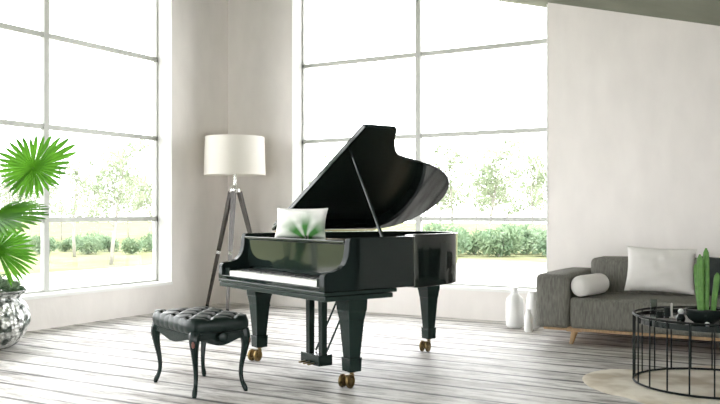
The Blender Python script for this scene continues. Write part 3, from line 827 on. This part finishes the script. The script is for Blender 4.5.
# cactus
x, y = at(2.27, 5.52)
cac = thing('cactus', 'three tall green cactus stems in a dark bowl on the table', 'cactus', (x, y, TZ))
bm = bmesh.new(); lathe(bm, [(0, 0), (.06, 0), (.095, .025), (.118, .06), (.120, .095), (.112, .095), (.110, .07), (0, .06)], 32, cap=False); finish('bowl', bm, M['darkpot'], cac, smooth=True)
bm = bmesh.new(); lathe(bm, [(0, .088), (.05, .086), (.111, .080), (.110, .07), (0, .07)], 24, cap=False); finish('soil', bm, M['soil'], cac, smooth=True)
def ribbed(h, r, lean):
    bm = bmesh.new(); rs = []; nn = 40
    for k in range(15):
        t = k/14; z = .085 + h*t; q = r*(1 if t < .85 else sqrt(max(0, 1-((t-.85)/.155)**2)))*(.9+.1*sin(pi*t))
        rs.append([bm.verts.new((lean[0]*t*h + q*(1+.10*cos(8*a))*cos(a), lean[1]*t*h + q*(1+.10*cos(8*a))*sin(a), z)) for a in [2*pi*i/nn for i in range(nn)]])
    for A, B in zip(rs, rs[1:]):
        for i in range(nn): bm.faces.new((A[i], A[(i+1)%nn], B[(i+1)%nn], B[i]))
    bm.faces.new(rs[-1]); bm.faces.new(rs[0][::-1]); return bm
for (dx, dy, h, r, le) in ((-.026, -.012, .37, .0195, (-.02, 0)), (.016, .012, .41, .0195, (0, .02)), (.056, -.008, .25, .017, (.10, 0)), (-.012, .04, .30, .016, (-.10, .05))):
    o = finish('cactus_stem', ribbed(h, r, le), M['cactus'], cac, smooth=True, sharp=radians(80))
    c, s = cos(YAW), sin(YAW); o.location = (dx*c-dy*s, dx*s+dy*c, 0)
def small(name, side, ahead, prof_, mat, label, cat, group=None, n=20):
    bm = bmesh.new(); lathe(bm, prof_, n, cap=False); o = finish(name, bm, mat, smooth=True)
    x, y = at(side, ahead); o.location = (x, y, TZ); return tag(o, label, cat, group)
small('drinking_glass', 2.03, 5.79, [(0, 0), (.021, 0), (.025, .13), (.023, .13), (.019, .006), (0, .006)], M['tumbler'], 'tall clear drinking glass near the left edge of the table', 'glass')
small('candle_holder', 2.10, 5.86, [(0, 0), (.026, 0), (.030, .04), (.024, .04), (.022, .012), (0, .012)], M['darkpot'], 'small black candle holder next to the tall glass', 'candle holder')
small('candle_holder', 2.20, 5.98, [(0, 0), (.024, 0), (.026, .05), (.021, .05), (.019, .012), (0, .012)], M['darkpot'], 'small black candle holder at the back of the table', 'candle holder')
small('plate', 2.06, 5.60, [(0, 0), (.055, 0), (.085, .012), (.082, .014), (.05, .004), (0, .004)], M['tabletop'], 'flat dark dish in front of the tall glass', 'dish', n=32)
r_ = thing('vase', 'small black vase with a white ball flower on the table', 'vase', (*at(2.155, 5.62), TZ))
bm = bmesh.new(); lathe(bm, [(0, 0), (.024, 0), (.030, .02), (.022, .042), (.014, .05), (.010, .05), (0, .045)], 20, cap=False); finish('vase_body', bm, M['darkpot'], r_, smooth=True)
bm = bmesh.new(); bmesh.ops.create_icosphere(bm, subdivisions=3, radius=.019)
for v in bm.verts: v.co *= 1+.06*sin(40*v.co.x*10)*sin(37*v.co.y*10)
bmesh.ops.translate(bm, verts=bm.verts, vec=(0, 0, .066)); finish('flower', bm, M['whiteball'], r_, smooth=True)
small('candle', 2.16, 5.80, [(0, 0), (.016, 0), (.016, .006), (.0075, .008), (.007, .10), (.002, .103), (0, .108)], M['candle'], 'thin white candle behind the ball flower', 'candle')
bm = bmesh.new(); bmesh.ops.create_uvsphere(bm, u_segments=20, v_segments=12, radius=.017); bmesh.ops.scale(bm, verts=bm.verts, vec=(1, 1, .85)); bmesh.ops.translate(bm, verts=bm.verts, vec=(0, 0, .0145))
o = finish('ball_ornament', bm, M['whiteball'], smooth=True); o.location = (*at(2.222, 5.355), TZ); tag(o, 'small white ball at the foot of the cactus bowl', 'ornament')

# ------------------------------------------------------------------ potted palm
px_, py_ = at(-3.227, 7.3)
palm = thing('potted_palm', 'fan palm in a hammered silver pot by the left window', 'potted palm', (px_, py_, 0))
bm = bmesh.new()
pp = catmull([(.12, 0), (.20, .02), (.27, .09), (.325, .20), (.33, .28), (.295, .38), (.245, .43), (.265, .465), (.325, .505)], 5)
lathe(bm, [(0, 0)] + pp + [(.315, .505), (.25, .46), (0, .45)], 64, cap=False)
finish('pot', bm, M['silver'], palm, smooth=True, sharp=radians(60))
bm = bmesh.new(); lathe(bm, [(0, .475), (.15, .47), (.24, .462), (.24, .45), (0, .45)], 32, cap=False); finish('soil', bm, M['soil'], palm, smooth=True)
rnd = random.Random(4); bm = bmesh.new()
for k in range(420):
    a = rnd.uniform(0, 2*pi); q = .29*sqrt(rnd.random()); z = .47 + .17*(1-(q/.3)**2)*rnd.random() + .02
    p = Vector((q*cos(a), q*sin(a), z)); d1 = Vector((rnd.gauss(0,1), rnd.gauss(0,1), rnd.gauss(.3,.6))).normalized(); d2 = d1.orthogonal().normalized(); s = rnd.uniform(.025, .05)
    v = [bm.verts.new(w_) for w_ in (p-d1*s, p-d1*s*.2+d2*s*.45, p+d1*s, p-d1*s*.2-d2*s*.45)]
    bm.faces.new((v[0], v[1], v[2])); bm.faces.new((v[0], v[2], v[3]))
o = finish('underplanting', bm, M['moss'], palm); o['kind'] = 'stuff'

Rv = Vector((cos(YAW), sin(YAW), 0)); Fv = Vector((-sin(YAW), cos(YAW), 0)); Uv = Vector((0, 0, 1))
def loc3(side, ahead, z): x, y = at(side, ahead); return Vector((x-px_, y-py_, z))
def fan(hub, right, up, lens, a0, a1, nb, seed, droop=.10, cup=.12, rows_=((.0, 0), (.18, .52), (.55, .53), (.74, .42), (.89, .22), (1.0, .0))):
    """lens(angle)->blade length; angles in degrees in the leaf plane from its 'right' axis"""
    rnd = random.Random(seed); bm = bmesh.new(); nrm = right.cross(up).normalized()
    da = radians((a1-a0)/nb)
    for k in range(nb):
        th = radians(a0) + (k+.5)*da; L_ = lens(math.degrees(th))*rnd.uniform(.93, 1.04)
        tj = th + rnd.uniform(-.025, .025)
        def P(r, ang, fold):
            v = right*cos(ang) + up*sin(ang)
            return hub + v*r*L_ + nrm*(fold*L_ + cup*L_*r*r) - Uv*(droop*L_*r**3)
        hub_v = P(.0, th, 0)
        rows = []
        for r, wf in rows_:
            ang = th if r < .5 else tj
            dl = da*wf
            if wf == 0: rows.append([bm.verts.new(P(r, ang, 0))]*3)
            else:
                rows.append([bm.verts.new(P(r, ang-dl, -.006)), bm.verts.new(P(r, ang, .018*(1-r)+.006)), bm.verts.new(P(r, ang+dl, -.006))])
        for A, B in zip(rows, rows[1:]):
            for c in (0, 1):
                f = []
                for v in (A[c], A[c+1], B[c+1], B[c]):
                    if v not in f: f.append(v)
                if len(f) >= 3: bm.faces.new(f)
    return bm
def add_frond(hub, right, up, lens, a0, a1, nb, seed, stem_pts, **kw):
    bm = fan(hub, right.normalized(), up.normalized(), lens, a0, a1, nb, seed, **kw)
    o = finish('frond', bm, M['palm'], palm)
    bm = bmesh.new(); sp = catmull([tuple(p) for p in stem_pts], 5)
    tube(bm, sp, [.011-.005*i/len(sp) for i in range(len(sp))], 7); finish('stem', bm, M['palm_stem'], o, smooth=True)
base = Vector((.02, 0, .48))
tb_ = Rv - Fv*.0
hub1 = loc3(-2.74, 7.02, 1.555)
def len1(a):
    a = (a+180) % 360-180
    return .285 + .145*exp(-((a-36)/26)**2) + .03*exp(-((a-150)/40)**2) - .02*exp(-((a+60)/40)**2)
add_frond(hub1, (Rv+Fv*.15), (Uv+Fv*.25), len1, -136, 236, 34, 1, [base, loc3(-3.12, 7.25, .95), loc3(-2.90, 7.15, 1.30), hub1], droop=.04, cup=.10)
hub3 = loc3(-3.04, 7.0, .865)
add_frond(hub3, (Rv+Fv*.1), (Uv*.95-Fv*.2), lambda a: .355-.05*abs(a)/90, -75, 105, 24, 2, [base, loc3(-3.15, 7.15, .68), hub3], droop=.05, cup=.10)
hub2 = loc3(-2.97, 6.75, 1.145)
add_frond(hub2, (Rv*1.0+Uv*.10), (Fv*.85+Uv*.42), lambda a: .47-.10*abs(a)/90, -85, 85, 22, 3, [base, loc3(-3.10, 7.1, .8), loc3(-3.10, 6.9, 1.05), hub2], droop=.10, cup=.0, rows_=((.0, 0), (.2, .52), (.55, .54), (.80, .46), (.93, .22), (1.0, .0)))
hub4 = loc3(-3.6, 7.25, 1.35)
add_frond(hub4, (-Rv), (Uv+Fv*.3), lambda a: .36, -100, 190, 34, 4, [base, loc3(-3.35, 7.3, .95), hub4], droop=.06, cup=.1)
hub5 = loc3(-3.42, 7.45, 1.9)
add_frond(hub5, (Rv*.3-Fv), (Uv), lambda a: .33, -110, 200, 34, 5, [base, loc3(-3.3, 7.4, 1.0), loc3(-3.35, 7.45, 1.5), hub5], droop=.06, cup=.1)

# ------------------------------------------------------------------ light, world, camera
w = bpy.data.worlds.new('World'); scn.world = w; w.use_nodes = True
bg = w.node_tree.nodes['Background']; bg.inputs['Color'].default_value = (.985, .995, 1.0, 1); bg.inputs['Strength'].default_value = 7.0

cam = bpy.data.cameras.new('Camera'); co = bpy.data.objects.new('Camera', cam); COL.objects.link(co)
co.location = (0, 0, H); co.rotation_euler = (pi/2, 0, YAW)
cam.sensor_width = 36; cam.lens = 837/720*36; cam.shift_y = 10.5/720; cam.clip_end = 400; cam.clip_start = .05
scn.camera = co
scn.view_settings.view_transform = 'Standard'; scn.view_settings.look = 'None'
scn.view_settings.exposure = 0.3; scn.view_settings.gamma = 1; scn.view_settings.use_curve_mapping = False
cy = scn.cycles
cy.use_denoising = True
try: cy.denoiser = 'OPENIMAGEDENOISE'
except Exception: pass
cy.max_bounces = 14; cy.diffuse_bounces = 8; cy.glossy_bounces = 6; cy.transparent_max_bounces = 16; cy.transmission_bounces = 8
cy.sample_clamp_indirect = 10; cy.caustics_reflective = False; cy.caustics_refractive = False
